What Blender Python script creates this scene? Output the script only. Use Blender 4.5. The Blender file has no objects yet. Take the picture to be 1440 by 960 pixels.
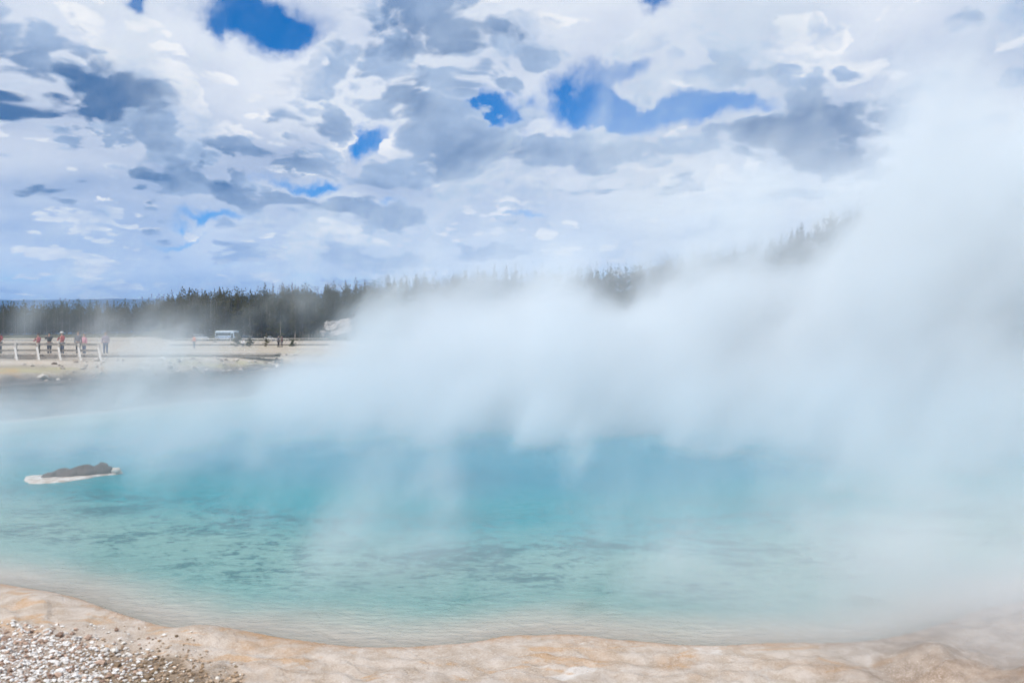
import bpy, bmesh, math, random, os
import numpy as np
from mathutils import Vector, Matrix, noise as mnoise

DO_STEAM, DO_HAZE = True, True
R = math.radians
rng = np.random.default_rng(7)
random.seed(7)
scene = bpy.context.scene
col = scene.collection

# ------------------------------------------------------------------ camera
EYE = 1.7            # metres above the plain; the spring's water lies at WATER
WATER = -2.6
F = 1120.0           # focal length in photo pixels (1440 wide)
HOR = 472.0          # eye level in the photo
cam_d = bpy.data.cameras.new('camera')
cam_d.sensor_width = 36.0
cam_d.lens = 36.0 * F / 1440.0
cam_d.clip_start = 0.1
cam_d.clip_end = 40000
cam_d.dof.use_dof = True
cam_d.dof.focus_distance = 60.0
cam_d.dof.aperture_fstop = 1.8
cam = bpy.data.objects.new('camera', cam_d)
col.objects.link(cam)
cam.location = (0, 0, EYE)
cam.rotation_euler = (R(90) - math.atan((480 - HOR) / F), 0, 0)
scene.camera = cam

# ------------------------------------------------------------------ light
SUN_EL, SUN_AZ = 50.0, 218.0     # azimuth clockwise from the view direction: behind and to the left
sun_dir = Vector((math.sin(R(SUN_AZ)) * math.cos(R(SUN_EL)),
                  math.cos(R(SUN_AZ)) * math.cos(R(SUN_EL)), math.sin(R(SUN_EL))))
sun_d = bpy.data.lights.new('sun', 'SUN')
sun_d.energy = 3.3
sun_d.angle = R(0.53)
sun_d.color = (1.0, 0.96, 0.90)
sun = bpy.data.objects.new('sun', sun_d)
col.objects.link(sun)
sun.location = (0, 0, 60)
sun.rotation_euler = (-sun_dir).to_track_quat('-Z', 'Y').to_euler()

scene.view_settings.view_transform = 'Standard'
scene.view_settings.look = 'None'
scene.view_settings.exposure = 0.0
scene.view_settings.gamma = 1.0
scene.view_settings.use_curve_mapping = False
cy = scene.cycles
cy.use_denoising = True
cy.denoising_input_passes = 'RGB_ALBEDO'
cy.use_adaptive_sampling = True
cy.adaptive_threshold = 0.03
cy.adaptive_min_samples = 32
cy.max_bounces = 8
cy.diffuse_bounces = 2
cy.glossy_bounces = 2
cy.transmission_bounces = 3
cy.transparent_max_bounces = 128
cy.volume_bounces = 5
cy.volume_step_rate = 2.5
cy.volume_max_steps = 256

# ------------------------------------------------------------------ node helper
class X:
    """a float or vector socket with arithmetic"""
    def __init__(s, t, k): s.t, s.k = t, k
    def m(s, op, *a):
        n = s.t.nodes.new('ShaderNodeMath'); n.operation = op
        for i, v in enumerate((s,) + a):
            if isinstance(v, X): s.t.links.new(v.k, n.inputs[i])
            else: n.inputs[i].default_value = v
        return X(s.t, n.outputs[0])
    def __add__(s, o): return s.m('ADD', o)
    __radd__ = __add__
    def __sub__(s, o): return s.m('SUBTRACT', o)
    def __rsub__(s, o): return (s * -1.0) + o
    def __mul__(s, o): return s.m('MULTIPLY', o)
    __rmul__ = __mul__
    def __truediv__(s, o): return s.m('DIVIDE', o)
    def ss(s, a, b, c=0.0, d=1.0, kind='SMOOTHSTEP'):
        n = s.t.nodes.new('ShaderNodeMapRange'); n.interpolation_type = kind
        s.t.links.new(s.k, n.inputs['Value'])
        for nm, v in zip(('From Min', 'From Max', 'To Min', 'To Max'), (a, b, c, d)):
            if isinstance(v, X): s.t.links.new(v.k, n.inputs[nm])
            else: n.inputs[nm].default_value = v
        return X(s.t, n.outputs[0])
    def clamp(s): return s.m('MAXIMUM', 0.0).m('MINIMUM', 1.0)

def xyz(t, a, b, c):
    n = t.nodes.new('ShaderNodeCombineXYZ')
    for i, v in enumerate((a, b, c)):
        if isinstance(v, X): t.links.new(v.k, n.inputs[i])
        else: n.inputs[i].default_value = v
    return X(t, n.outputs[0])
def sep(t, v):
    n = t.nodes.new('ShaderNodeSeparateXYZ'); t.links.new(v.k, n.inputs[0])
    return [X(t, o) for o in n.outputs]
def noise(t, v, scale, detail=4.0, rough=0.5, dist=0.0, lac=2.0, out=0):
    n = t.nodes.new('ShaderNodeTexNoise')
    n.inputs['Scale'].default_value = scale; n.inputs['Detail'].default_value = detail
    n.inputs['Roughness'].default_value = rough; n.inputs['Distortion'].default_value = dist
    n.inputs['Lacunarity'].default_value = lac
    if v is not None: t.links.new(v.k, n.inputs['Vector'])
    return X(t, n.outputs[out])
def voro(t, v, scale, detail=0.0, rough=0.5, feature='SMOOTH_F1', smooth=0.5):
    n = t.nodes.new('ShaderNodeTexVoronoi'); n.feature = feature
    n.inputs['Scale'].default_value = scale; n.inputs['Detail'].default_value = detail
    n.inputs['Roughness'].default_value = rough
    if feature == 'SMOOTH_F1': n.inputs['Smoothness'].default_value = smooth
    if v is not None: t.links.new(v.k, n.inputs['Vector'])
    return X(t, n.outputs['Distance'])
def vmath(t, op, a, b=None):
    n = t.nodes.new('ShaderNodeVectorMath'); n.operation = op
    for i, v in enumerate((a, b)):
        if v is None: continue
        if isinstance(v, X): t.links.new(v.k, n.inputs[i])
        else: n.inputs[i].default_value = v
    return X(t, n.outputs['Value' if op in ('LENGTH', 'DOT_PRODUCT', 'DISTANCE') else 'Vector'])
def mixc(t, f, a, b, blend='MIX'):
    n = t.nodes.new('ShaderNodeMix'); n.data_type = 'RGBA'; n.blend_type = blend
    for i, v in ((0, f), (6, a), (7, b)):
        if isinstance(v, X): t.links.new(v.k, n.inputs[i])
        elif i == 0: n.inputs[i].default_value = v
        else: n.inputs[i].default_value = (*v, 1) if len(v) == 3 else v
    return X(t, n.outputs[2])

def at(px, py, Y):
    """a pixel of the photo at forward distance Y"""
    return Vector(((px - 720) / F * Y, Y, EYE - (py - HOR) / F * Y))

# ------------------------------------------------------------------ world: physical sky behind broken cumulus
world = bpy.data.worlds.new('World'); scene.world = world
world.use_nodes = True
wt = world.node_tree; wt.nodes.clear()
def build_world(t):
    sky = t.nodes.new('ShaderNodeTexSky'); sky.sky_type = 'NISHITA'; sky.sun_disc = False
    sky.sun_elevation = R(SUN_EL); sky.sun_rotation = R(SUN_AZ)
    sky.altitude = 2200; sky.air_density = 1.0; sky.dust_density = 0.3; sky.ozone_density = 2.0
    hs = t.nodes.new('ShaderNodeHueSaturation'); hs.inputs['Saturation'].default_value = 1.38
    hs.inputs['Value'].default_value = 1.2
    tint = mixc(t, 1.0, X(t, sky.outputs[0]), (0.80, 1.0, 1.22), 'MULTIPLY')
    t.links.new(tint.k, hs.inputs['Color'])
    d = X(t, t.nodes.new('ShaderNodeTexCoord').outputs['Generated'])
    dx, dy, dz = sep(t, d)
    az = dx.m('ARCTAN2', dy)
    zc = dz.m('MAXIMUM', 0.0)
    el = zc.m('ARCSINE')
    # macro layout of the cloud field, in azimuth/elevation (radians); w>0 more cloud, w<0 clear
    wob = noise(t, d, 9.0, 6.0, 0.6) - 0.5
    wob2 = noise(t, vmath(t, 'ADD', d, (7.3, 2.1, 4.4)), 9.0, 6.0, 0.6) - 0.5
    azw, elw = az + wob * 0.20, el + wob2 * 0.12
    def blobs(lst):
        s = None
        for px, py, rx, ry, w in lst:
            a = math.atan((px - 720) / F)
            e = math.atan((HOR - py) / F * math.cos(a))
            u = (azw - a) * (F / rx * 1.0); v = (elw - e) * (F / ry)
            g = (u * u + v * v) * -1.0
            g = g.m('EXPONENT') * w
            s = g if s is None else s + g
        return s
    cover = blobs([
        (392, 40, 50, 26, -.45), (302, 46, 24, 18, -.4), (192, 8, 24, 18, -.45), (352, 12, 30, 20, -.4),
        (690, 168, 52, 20, -.46), (865, 130, 60, 30, -.45), (845, 172, 60, 24, -.5), (965, 160, 80, 32, -.6),
        (1065, 140, 55, 20, -.5), (922, 4, 30, 20, -.4), (912, 132, 34, 18, .55),
        (525, 194, 46, 20, -.5), (490, 215, 22, 24, -.38), (290, 305, 80, 13, -.5), (430, 258, 70, 14, -.5),
        (585, 275, 36, 12, -.5), (225, 330, 60, 8, -.4), (740, 300, 60, 8, -.35), (900, 90, 50, 16, -.3),
        (500, 285, 90, 20, .3), (350, 330, 200, 30, .2), (590, 225, 90, 50, .25), (100, 140, 260, 110, .2), (700, 80, 240, 60, .15), (1250, 140, 200, 120, .2),
        (1170, 60, 240, 60, .12), (440, 130, 90, 60, .2), (760, 230, 120, 40, .2), (1000, 220, 100, 30, .2)])
    dark = blobs([
        (60, 170, 190, 55, .9), (0, 90, 120, 60, .5), (290, 235, 130, 30, .9), (90, 262, 150, 30, .9), (110, 312, 100, 14, .6),
        (640, 95, 150, 50, .55), (790, 95, 110, 40, .5), (1150, 170, 60, 45, .95), (1175, 215, 80, 24, .95),
        (925, 258, 50, 16, .8), (1075, 268, 50, 16, .7), (1430, 40, 60, 60, .4), (1010, 50, 60, 40, .3),
        (600, 262, 90, 14, .45), (470, 300, 80, 10, .4), (230, 20, 120, 30, .35)])
    warp = noise(t, d, 5.0, 3.0, 0.5, out=1)
    wv = vmath(t, 'SCALE', vmath(t, 'SUBTRACT', warp, (.5, .5, .5))); wv.k.node.inputs['Scale'].default_value = 0.35
    # cumulus as a stack of slices: flat shaded bases below, sunlit heads above and beyond them
    kk = zc + 0.22
    qx, qy = dx / kk, dy / kk
    NL = 6
    low = el.ss(0.02, 0.22)
    puff = voro(t, vmath(t, 'ADD', xyz(t, qx * 1.15, qy * 1.15, 1.0), wv), 7.5, 1.5, .6, 'F1')
    fn = noise(t, vmath(t, 'ADD', xyz(t, qx, qy, 2.0), wv), 11.0, 6.0, .62) - .5
    acc = None; trans = None
    for k in range(NL):
        f = k / (NL - 1.0); hk = 1.0 + 0.62 * f
        p = vmath(t, 'ADD', xyz(t, qx * hk, qy * hk, hk * 1.4), wv)
        c = (noise(t, p, 2.1, 7.0, 0.55) - .5) * 2.3 + .43 + fn * .34 + cover * .68 + (.42 - puff) * (.26 + .20 * f)
        th = (.46, .42, .42, .44, .50, .60)[k]; a = c.ss(th, th + (.16, .13, .11, .10, .09, .08)[k])
        deep = c.ss(th + .02, th + .75, kind='LINEAR')
        g1 = (1 - f) ** 1.6
        sh = (dark * (.36 + 1.05 * g1) * (.55 + deep * .7) + deep * (.04 + .62 * g1) + (.62 * g1 - .20) + (puff - .42) * .50 + fn * -.45).m('MAXIMUM', 0.0)
        bright = mixc(t, low, (0.80, 0.88, 0.98), (0.95, 0.96, 0.98))
        mid = mixc(t, low, (0.38, 0.54, 0.82), (0.41, 0.54, 0.75))
        base = mixc(t, low, (0.22, 0.39, 0.70), (0.055, 0.155, 0.36))
        cc = mixc(t, sh.ss(0.0, 0.55, kind='LINEAR'), bright, mid)
        cc = mixc(t, sh.ss(0.5, 1.45, kind='LINEAR'), cc, base)
        w = a if trans is None else a * trans
        scl = t.nodes.new('ShaderNodeVectorMath'); scl.operation = 'SCALE'
        t.links.new(cc.k, scl.inputs[0]); t.links.new(w.k, scl.inputs['Scale'])
        part = X(t, scl.outputs[0])
        acc = part if acc is None else vmath(t, 'ADD', acc, part)
        trans = (1.0 - a) if trans is None else trans * (1.0 - a)
    # a soft higher deck behind the cumulus, open only in the blue gaps
    pb = vmath(t, 'ADD', xyz(t, qx * 1.9, qy * 1.9, 5.0), wv)
    nb = noise(t, pb, 0.9, 6.0, 0.5)
    ab = ((nb - .5) * 1.1 + .66 + cover * 1.15).ss(.22, .66)
    cb = mixc(t, (nb.ss(.38, .68) * .6 + dark * .40).clamp(), mixc(t, low, (.52, .69, .94), (.82, .87, .95)), mixc(t, low, (.30, .49, .83), (.34, .45, .67)))
    w = ab * trans
    scl = t.nodes.new('ShaderNodeVectorMath'); scl.operation = 'SCALE'
    t.links.new(cb.k, scl.inputs[0]); t.links.new(w.k, scl.inputs['Scale'])
    acc = vmath(t, 'ADD', acc, X(t, scl.outputs[0])); trans = trans * (1.0 - ab)
    alpha = 1.0 - trans
    dv = t.nodes.new('ShaderNodeVectorMath'); dv.operation = 'SCALE'
    t.links.new(acc.k, dv.inputs[0]); t.links.new(alpha.m('MAXIMUM', .001).m('POWER', -1.0).k, dv.inputs['Scale'])
    veil = el.ss(0.0, 0.14, 0.5, 0.0)             # thin far cloud low down
    cc = mixc(t, veil * (1.0 - alpha), X(t, dv.outputs[0]), (.50, .68, .94))
    alpha = alpha.m('MAXIMUM', veil)
    sc_ = t.nodes.new('ShaderNodeVectorMath'); sc_.operation = 'SCALE'
    t.links.new(cc.k, sc_.inputs[0]); sc_.inputs['Scale'].default_value = 1.0 / 0.10
    alpha = alpha * dz.ss(-0.02, 0.0)
    full = mixc(t, alpha, X(t, hs.outputs[0]), X(t, sc_.outputs[0]))
    bg = t.nodes.new('ShaderNodeBackground'); bg.inputs['Strength'].default_value = 0.10
    t.links.new(full.k, bg.inputs['Color'])
    out = t.nodes.new('ShaderNodeOutputWorld'); t.links.new(bg.outputs[0], out.inputs['Surface'])
build_world(wt)
world.cycles.sampling_method = 'MANUAL'
world.cycles.sample_map_resolution = 512

# ------------------------------------------------------------------ object helpers
def tag(o, label=None, cat=None, group=None, kind=None):
    if label: o['label'] = label
    if cat: o['category'] = cat
    if group: o['group'] = group
    if kind: o['kind'] = kind
    return o
def link(o, parent=None):
    col.objects.link(o)
    if parent is not None: o.parent = parent
    return o
def empty(name, loc=(0, 0, 0), rz=0.0):
    o = bpy.data.objects.new(name, None); o.empty_display_size = 0.2
    link(o); o.location = loc; o.rotation_euler = (0, 0, rz)
    return o
def mesh_obj(name, me, m=None, parent=None):
    if m is not None and not me.materials: me.materials.append(m)
    return link(bpy.data.objects.new(name, me), parent)
def pydata(name, v, f, m=None, parent=None, smooth=False):
    me = bpy.data.meshes.new(name); me.from_pydata([tuple(p) for p in v], [], f)
    if smooth: me.shade_smooth()
    return mesh_obj(name, me, m, parent)
def bm_obj(name, bm, m=None, parent=None, smooth=False):
    me = bpy.data.meshes.new(name); bm.to_mesh(me); bm.free()
    if smooth: me.shade_smooth()
    return mesh_obj(name, me, m, parent)
def box(bm, c, s, rot=None, bevel=0.0):
    M = Matrix.Translation(c) @ (rot.to_4x4() if rot else Matrix()) @ Matrix.Diagonal((*s, 1))
    r = bmesh.ops.create_cube(bm, size=1.0, matrix=M)
    if bevel:
        ed = list({e for v in r['verts'] for e in v.link_edges})
        bmesh.ops.bevel(bm, geom=ed, offset=bevel, segments=2, affect='EDGES', profile=0.6)
def bar(bm, a, b, w, h=None):
    a, b = Vector(a), Vector(b); d = b - a
    q = d.to_track_quat('X', 'Z').to_matrix()
    box(bm, (a + b) / 2, (d.length, w, h or w), q)
def disc(bm, c, axis, r, depth, seg=16):
    q = Vector(axis).to_track_quat('Z', 'Y').to_matrix().to_4x4()
    bmesh.ops.create_cone(bm, cap_ends=True, segments=seg, radius1=r, radius2=r, depth=depth,
                          matrix=Matrix.Translation(c) @ q)
def rock_bm(bm, c, s, seed, sub=2, rough=0.35):
    r = bmesh.ops.create_icosphere(bm, subdivisions=sub, radius=1.0)
    o = Vector((seed * 3.7, seed * 1.3, seed * 7.1))
    for v in r['verts']:
        k = 1 + rough * mnoise.noise(v.co * 1.3 + o) + rough * .5 * mnoise.noise(v.co * 3.1 + o)
        v.co = Vector((v.co.x * s[0] * k + c[0], v.co.y * s[1] * k + c[1], v.co.z * s[2] * k + c[2]))

def material(name):
    m = bpy.data.materials.new(name); m.use_nodes = True
    t = m.node_tree; b = t.nodes['Principled BSDF']
    return m, t, b
def geo(t): return X(t, t.nodes.new('ShaderNodeNewGeometry').outputs['Position'])
def objco(t): return X(t, t.nodes.new('ShaderNodeTexCoord').outputs['Object'])
def attr(t, n):
    a = t.nodes.new('ShaderNodeAttribute'); a.attribute_name = n
    return X(t, a.outputs['Fac'])
def bump(t, b, h, dist, strength=1.0):
    n = t.nodes.new('ShaderNodeBump'); n.inputs['Distance'].default_value = dist
    n.inputs['Strength'].default_value = strength
    t.links.new(h.k, n.inputs['Height']); t.links.new(n.outputs[0], b.inputs['Normal'])
def plain(name, c, rough=0.6, var=0.25, scale=6.0, metal=0.0, spec=0.4):
    m, t, b = material(name)
    n = noise(t, objco(t), scale, 4, 0.6)
    k = n.ss(0.3, 0.7, 1 - var, 1 + var)
    cc = mixc(t, 1.0, c, xyz(t, k, k, k), 'MULTIPLY')
    t.links.new(cc.k, b.inputs['Base Color'])
    b.inputs['Roughness'].default_value = rough; b.inputs['Metallic'].default_value = metal
    b.inputs['Specular IOR Level'].default_value = spec
    return m

# ------------------------------------------------------------------ terrain
shore_px = [(0, 826), (100, 846), (200, 878), (260, 892), (340, 894), (450, 911), (540, 917), (640, 912),
            (720, 901), (800, 899), (870, 906), (980, 914), (1100, 911), (1200, 909), (1280, 896),
            (1340, 876), (1440, 850)]
poly = []
for px, py in shore_px:
    Y = (EYE - WATER) * F / (py - HOR); poly.append(((px - 720) / F * Y, Y))
poly += [(14.5, 15), (26, 18), (45, 26), (62, 42), (66, 62), (52, 84), (26, 94), (4, 92), (-9, 80), (-15.5, 66), (-18.6, 56.5)]
for px, py in ((250, 566), (200, 572), (100, 582), (0, 592), (-150, 600)):
    Y = (EYE - WATER) * F / (py - HOR); poly.append(((px - 720) / F * Y, Y))
poly += [(-34, 31), (-31, 23), (-22, 18.5), (-14, 15.6)]
poly = np.array(poly)
def catmull(P, n=8):
    o = []
    for i in range(len(P)):
        a, b, c, d = P[i - 1], P[i], P[(i + 1) % len(P)], P[(i + 2) % len(P)]
        for k in range(n):
            u = k / n
            o.append(.5 * (2 * b + (c - a) * u + (2 * a - 5 * b + 4 * c - d) * u * u + (3 * b - a - 3 * c + d) * u ** 3))
    return np.array(o)
shore = catmull(poly)
def sdist(x, y):
    """signed distance to the shoreline, negative over the water"""
    x, y = np.asarray(x, float).ravel(), np.asarray(y, float).ravel()
    best = np.full(x.shape, 1e9); ins = np.zeros(x.shape, bool)
    A, B = shore, np.roll(shore, -1, 0)
    for (ax, ay), (bx, by) in zip(A, B):
        ex, ey = bx - ax, by - ay
        tt = np.clip(((x - ax) * ex + (y - ay) * ey) / (ex * ex + ey * ey + 1e-12), 0, 1)
        best = np.minimum(best, (x - ax - tt * ex) ** 2 + (y - ay - tt * ey) ** 2)
        c = ((ay > y) != (by > y))
        xi = ax + (y - ay) * ex / (ey if abs(ey) > 1e-12 else 1e-12)
        ins ^= c & (x < xi)
    d = np.sqrt(best)
    return np.where(ins, -d, d)
def sst(x, a, b):
    u = np.clip((x - a) / (b - a), 0, 1); return u * u * (3 - 2 * u)
# value noise in numpy
_tab = rng.random((256, 256))
def vnoise(x, y):
    xi, yi = np.floor(x).astype(int), np.floor(y).astype(int)
    fx, fy = x - xi, y - yi; fx = fx * fx * (3 - 2 * fx); fy = fy * fy * (3 - 2 * fy)
    g = lambda i, j: _tab[(xi + i) & 255, (yi + j) & 255]
    return (g(0, 0) * (1 - fx) + g(1, 0) * fx) * (1 - fy) + (g(0, 1) * (1 - fx) + g(1, 1) * fx) * fy - .5
def fbm(x, y, o=4):
    s, a = 0, 1.0
    for k in range(o):
        s = s + a * vnoise(x * 2 ** k + 17.3 * k, y * 2 ** k + 9.1 * k); a *= .5
    return s
ridge_px = np.array([-2500, -900, 0, 200, 262, 400, 480, 560, 680, 800, 870, 950, 1080, 1230, 1440, 2200])
ridge_z = np.array([1, 1, 2, 3.5, 10, 13.5, 16, 19, 24, 27, 28, 33, 42, 61, 74, 80])
def height(x, y, sd=None):
    x, y = np.asarray(x, float), np.asarray(y, float)
    if sd is None: sd = sdist(x, y).reshape(x.shape)
    r = np.hypot(x, y)
    wall = sst(y, 19, 29) * (1 - sst(x, -8, 6)) + sst(x, 16, 30) * .6
    wall = np.clip(wall + sst(y, 60, 75), 0, 1)
    d = np.maximum(sd, 0)
    # gently shelving bank on the near side
    lip = .07 * sst(d, 0, .10) + .05 * fbm(x * .9, y * .9, 3) * sst(d, .1, 1.0)
    bank = WATER + .02 + lip + .055 * d + .30 * sst(d, 3.0, 8.0) + (2.05 - .055 * 11) * sst(d, 6.0, 13.0) * .98
    bank += .05 * fbm(x * 2.2, y * 2.2, 4) * sst(d, .3, 1.2) + .03 * np.abs(fbm(x * 1.1 + 3, y * 1.6, 3)) 
    lx = x + 4.35; ly = y - 11.25                                  # raised crust ledge on the left
    bank += .16 * np.exp(-(lx / .55) ** 2 - ((d - .42) / .30) ** 2) + .10 * np.exp(-((x + 7.3) / .7) ** 2 - ((d - .5) / .35) ** 2)
    rgt = sst(x, 3.2, 6.0)                                          # rougher, gullied ground on the right
    bank += rgt * sst(d, .1, 1.0) * (.28 * fbm(x * 1.3 + 5, y * 1.3, 4) - .20 * np.exp(-((x - 4.4 - .45 * (10.5 - y)) / .22) ** 2) + .10)
    bank += .035 * fbm(x * 5, y * 5, 3) * sst(d, .1, .6)
    tq = d * 2.3 + 1.6 * fbm(x * .8 + 2, y * .8, 3)                   # low sinter terraces
    bank += .045 * (sst(tq - np.floor(tq), .80, 1.0) + np.floor(tq) - tq) * sst(d, .15, .8) * (1 - sst(d, 3.5, 5.5))
    bank = bank + (0.0 - bank) * sst(d, 10, 16)
    # broken crater wall on the far side
    rag = d + .55 * fbm(x * .55, y * .55, 4) * sst(d, 0, .4)
    cliff = WATER + .05 + (2.35 + .5 * fbm(x * .12, y * .12, 3)) * (.30 * sst(rag, 0, .35) + .45 * sst(rag, .5, .8) + .25 * sst(rag, 1.1, 2.6))
    pl = .16 * fbm(x * .11, y * .11, 4) + .06 * fbm(x * .8, y * .8, 3) * (1 - sst(r, 70, 120))
    pl = pl * (1 - sst(r, 85, 125)) - .02
    cliff = cliff + (pl - cliff) * sst(d, 2.0, 6.0)
    land = bank * (1 - wall) + cliff * wall
    # pool bed
    q = np.maximum(-sd, 0)
    bed = WATER - .02 - .045 * q - .30 * sst(q, 1.2, 4.5) - 3.0 * sst(q, 4, 12) - .10 * fbm(x * .7, y * .7, 4) * sst(q, .3, 1.5)
    bed = bed - 1.2 * wall * sst(q, 0, 1.5)
    z = np.where(sd >= 0, land, bed)
    # wooded hill behind the plain
    ppx = 720 + F * x / np.maximum(y, 1.0)
    ppx = np.where(y > 1, ppx, np.where(x > 0, 2200, -2500))
    hz = np.interp(ppx, ridge_px, ridge_z) * sst(r, 305, 470) * (1 - .75 * sst(r, 620, 1500))
    hz = hz * (1 + .10 * fbm(x * .02, y * .02, 3))
    return z + hz

angs = np.concatenate([np.linspace(-180, -48, 70)[:-1], np.linspace(-48, 48, 560), np.linspace(48, 180, 70)[1:-1]])
rad = np.concatenate([np.geomspace(.3, 6.5, 16)[:-1], np.linspace(6.5, 17, 170)[:-1], np.geomspace(17, 36, 60)[:-1],
                      np.linspace(36, 62, 130)[:-1], np.geomspace(62, 520, 90)[:-1], np.geomspace(520, 14000, 26)])
AA, RR = np.meshgrid(np.radians(angs), rad, indexing='ij')
GX, GY = RR * np.sin(AA), RR * np.cos(AA)
GS = sdist(GX, GY).reshape(GX.shape)
GZ = height(GX, GY, GS)
na, nr = GX.shape
idx = np.arange(na * nr).reshape(na, nr)
i0, i1 = idx, np.roll(idx, -1, 0)
quads = np.stack([i0[:, :-1], i1[:, :-1], i1[:, 1:], i0[:, 1:]], -1).reshape(-1, 4)[:, ::-1]
def grid_mesh(name, co, quads):
    me = bpy.data.meshes.new(name)
    me.vertices.add(len(co)); me.vertices.foreach_set('co', np.asarray(co, np.float32).ravel())
    me.loops.add(quads.size); me.loops.foreach_set('vertex_index', quads.astype(np.int32).ravel())
    me.polygons.add(len(quads))
    me.polygons.foreach_set('loop_start', np.arange(0, quads.size, 4, dtype=np.int32))
    me.update(calc_edges=True); me.validate(); me.shade_smooth()
    return me
gco = np.stack([GX, GY, GZ], -1).reshape(-1, 3)
cap = len(gco)
gme = grid_mesh('ground', gco, quads)
a_ = gme.attributes.new('shore', 'FLOAT', 'POINT'); a_.data.foreach_set('value', GS.ravel().astype(np.float32))

# where loose gravel lies on the near bank
grav_x, grav_y = np.array([-60, 0, 60, 130, 200, 270, 330, 350]), np.array([868, 885, 893, 908, 912, 934, 955, 975])
vpx = np.where(GY > 3, 720 + F * GX / np.maximum(GY, 3), 9999); vpy = HOR + F * (EYE - GZ) / np.maximum(GY, 3)
gm = sst(vpy - np.interp(vpx, grav_x, grav_y) + 30 * fbm(GX * 2.5, GY * 2.5, 4), -8, 16) * (1 - sst(vpx, 330, 420)) * (GY < 12) * (GY > 3)
a_ = gme.attributes.new('gravel', 'FLOAT', 'POINT'); a_.data.foreach_set('value', gm.ravel().astype(np.float32))
m, t, b = material('sinter_ground')
P = geo(t); px_, py_, pz_ = sep(t, P)
sd_ = attr(t, 'shore')
rr = vmath(t, 'LENGTH', xyz(t, px_, py_, 0.0))
nrm = sep(t, X(t, t.nodes.new('ShaderNodeNewGeometry').outputs['Normal']))[2]
n1 = noise(t, P, 0.55, 5, 0.6, 0.4); n2 = noise(t, P, 3.2, 6, 0.65); n3 = noise(t, P, 26.0, 4, 0.7)
n4 = noise(t, P, 1.3, 5, 0.6, 1.0)
c = mixc(t, n2.ss(.32, .68), (.42, .33, .25), (.58, .50, .43))
c = mixc(t, n1.ss(.50, .68) * .75, c, (.46, .27, .13))                       # iron-stained ochre
c = mixc(t, n4.ss(.58, .72) * .8, c, (.74, .70, .66))                        # white crust
c = mixc(t, (sd_ + n2 * .6).ss(.25, .65, 1.0, 0.0) * .8, c, (.42, .235, .115))
c = mixc(t, (sd_ + n4 * .5).ss(.22, .30, 1.0, 0.0), c, (.30, .20, .13))
c = mixc(t, noise(t, vmath(t, 'MULTIPLY', P, (.9, 2.4, 1)), 1.0, 5, .6, .8).ss(.56, .64) * .6, c, (.50, .29, .13)) # damp crust along the water
cr = noise(t, P, .7, 5, 0.6, .6).m('SUBTRACT', .5).m('ABSOLUTE')
c = mixc(t, cr.ss(0.0, .012, 1, 0) * n1.ss(.50, .64) * .35, c, (.20, .13, .09)) # cracks in the crust
c = mixc(t, n3.ss(.56, .75) * .35, c, (.28, .20, .15))
c = mixc(t, (px_ + n1 * 3.0).ss(4.6, 6.6) * .75, c, mixc(t, n2.ss(.35, .65), (.20, .135, .095), (.40, .31, .24)))
gr = noise(t, P, 60.0, 3, .7); c = mixc(t, gr.ss(.52, .64) * .45, c, (.74, .68, .62)); c = mixc(t, gr.ss(.36, .46, 1, 0) * .35, c, (.27, .18, .13))
gsp = noise(t, P, 34.0, 4, .75)
gcol = mixc(t, gsp.ss(.42, .58), (.30, .20, .14), (.66, .60, .55))
gcol = mixc(t, (px_ + n1 * 2.0).ss(-5.6, -4.0), gcol, mixc(t, gsp.ss(.42, .6), (.22, .15, .10), (.42, .32, .22)))
c = mixc(t, attr(t, 'gravel') * .9, c, gcol)
# the plain beyond the spring
f1 = noise(t, vmath(t, 'MULTIPLY', P, (.045, .16, .1)), 1.0, 5, 0.6)
far = mixc(t, f1.ss(.35, .65), (.34, .29, .23), (.52, .45, .37))
far = mixc(t, noise(t, vmath(t, 'MULTIPLY', P, (.06, .22, 1)), 1.0, 4, .6).ss(.54, .66) * .7, far, (.42, .38, .20))
far = mixc(t, noise(t, P, .22, 4, .6).ss(.60, .68) * py_.ss(46, 60, 1, 0) * .8, far, (.48, .27, .10))
far = mixc(t, n3.ss(.5, .7) * .4, far, (.26, .22, .19))
c = mixc(t, rr.ss(30, 40), c, far)
# dark layered rock where the crater wall is steep
strat = noise(t, vmath(t, 'MULTIPLY', P, (.5, .5, 4.0)), 1.2, 5, .65)
rockc = mixc(t, strat.ss(.35, .65), (.055, .045, .042), (.17, .135, .12))
c = mixc(t, ((pz_ + n1 * .8).ss(-.35, .05, 1, 0)).m('MAXIMUM', nrm.ss(.55, .88, 1, 0)) * rr.ss(25, 32) * sd_.ss(4.0, 7.0, 1, 0), c, rockc)
# pool bed
bed = mixc(t, n2.ss(.35, .65), (.55, .55, .48), (.75, .74, .68))
bed = mixc(t, noise(t, P, 1.1, 6, .7).ss(.55, .70) * .4, bed, (.22, .26, .23))
c = mixc(t, sd_.ss(-.35, -.05, 1, 0), c, bed)
# forest floor
floor_ = mixc(t, n1.ss(.4, .6), (.035, .035, .014), (.10, .09, .045))
c = mixc(t, (rr + f1 * 40.0 - (px_ / py_).ss(-.47, -.40, 72.0, 0.0)).ss(300, 330), c, floor_)
t.links.new(c.k, b.inputs['Base Color'])
b.inputs['Roughness'].default_value = .85; b.inputs['Specular IOR Level'].default_value = .25
bump(t, b, n2 * .6 + n3 * .25 + cr.ss(0, .02) * .12 + gr * .12 + gsp * attr(t, 'gravel') * .5, .05)
tag(mesh_obj('ground', gme, m), kind='structure')

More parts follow.
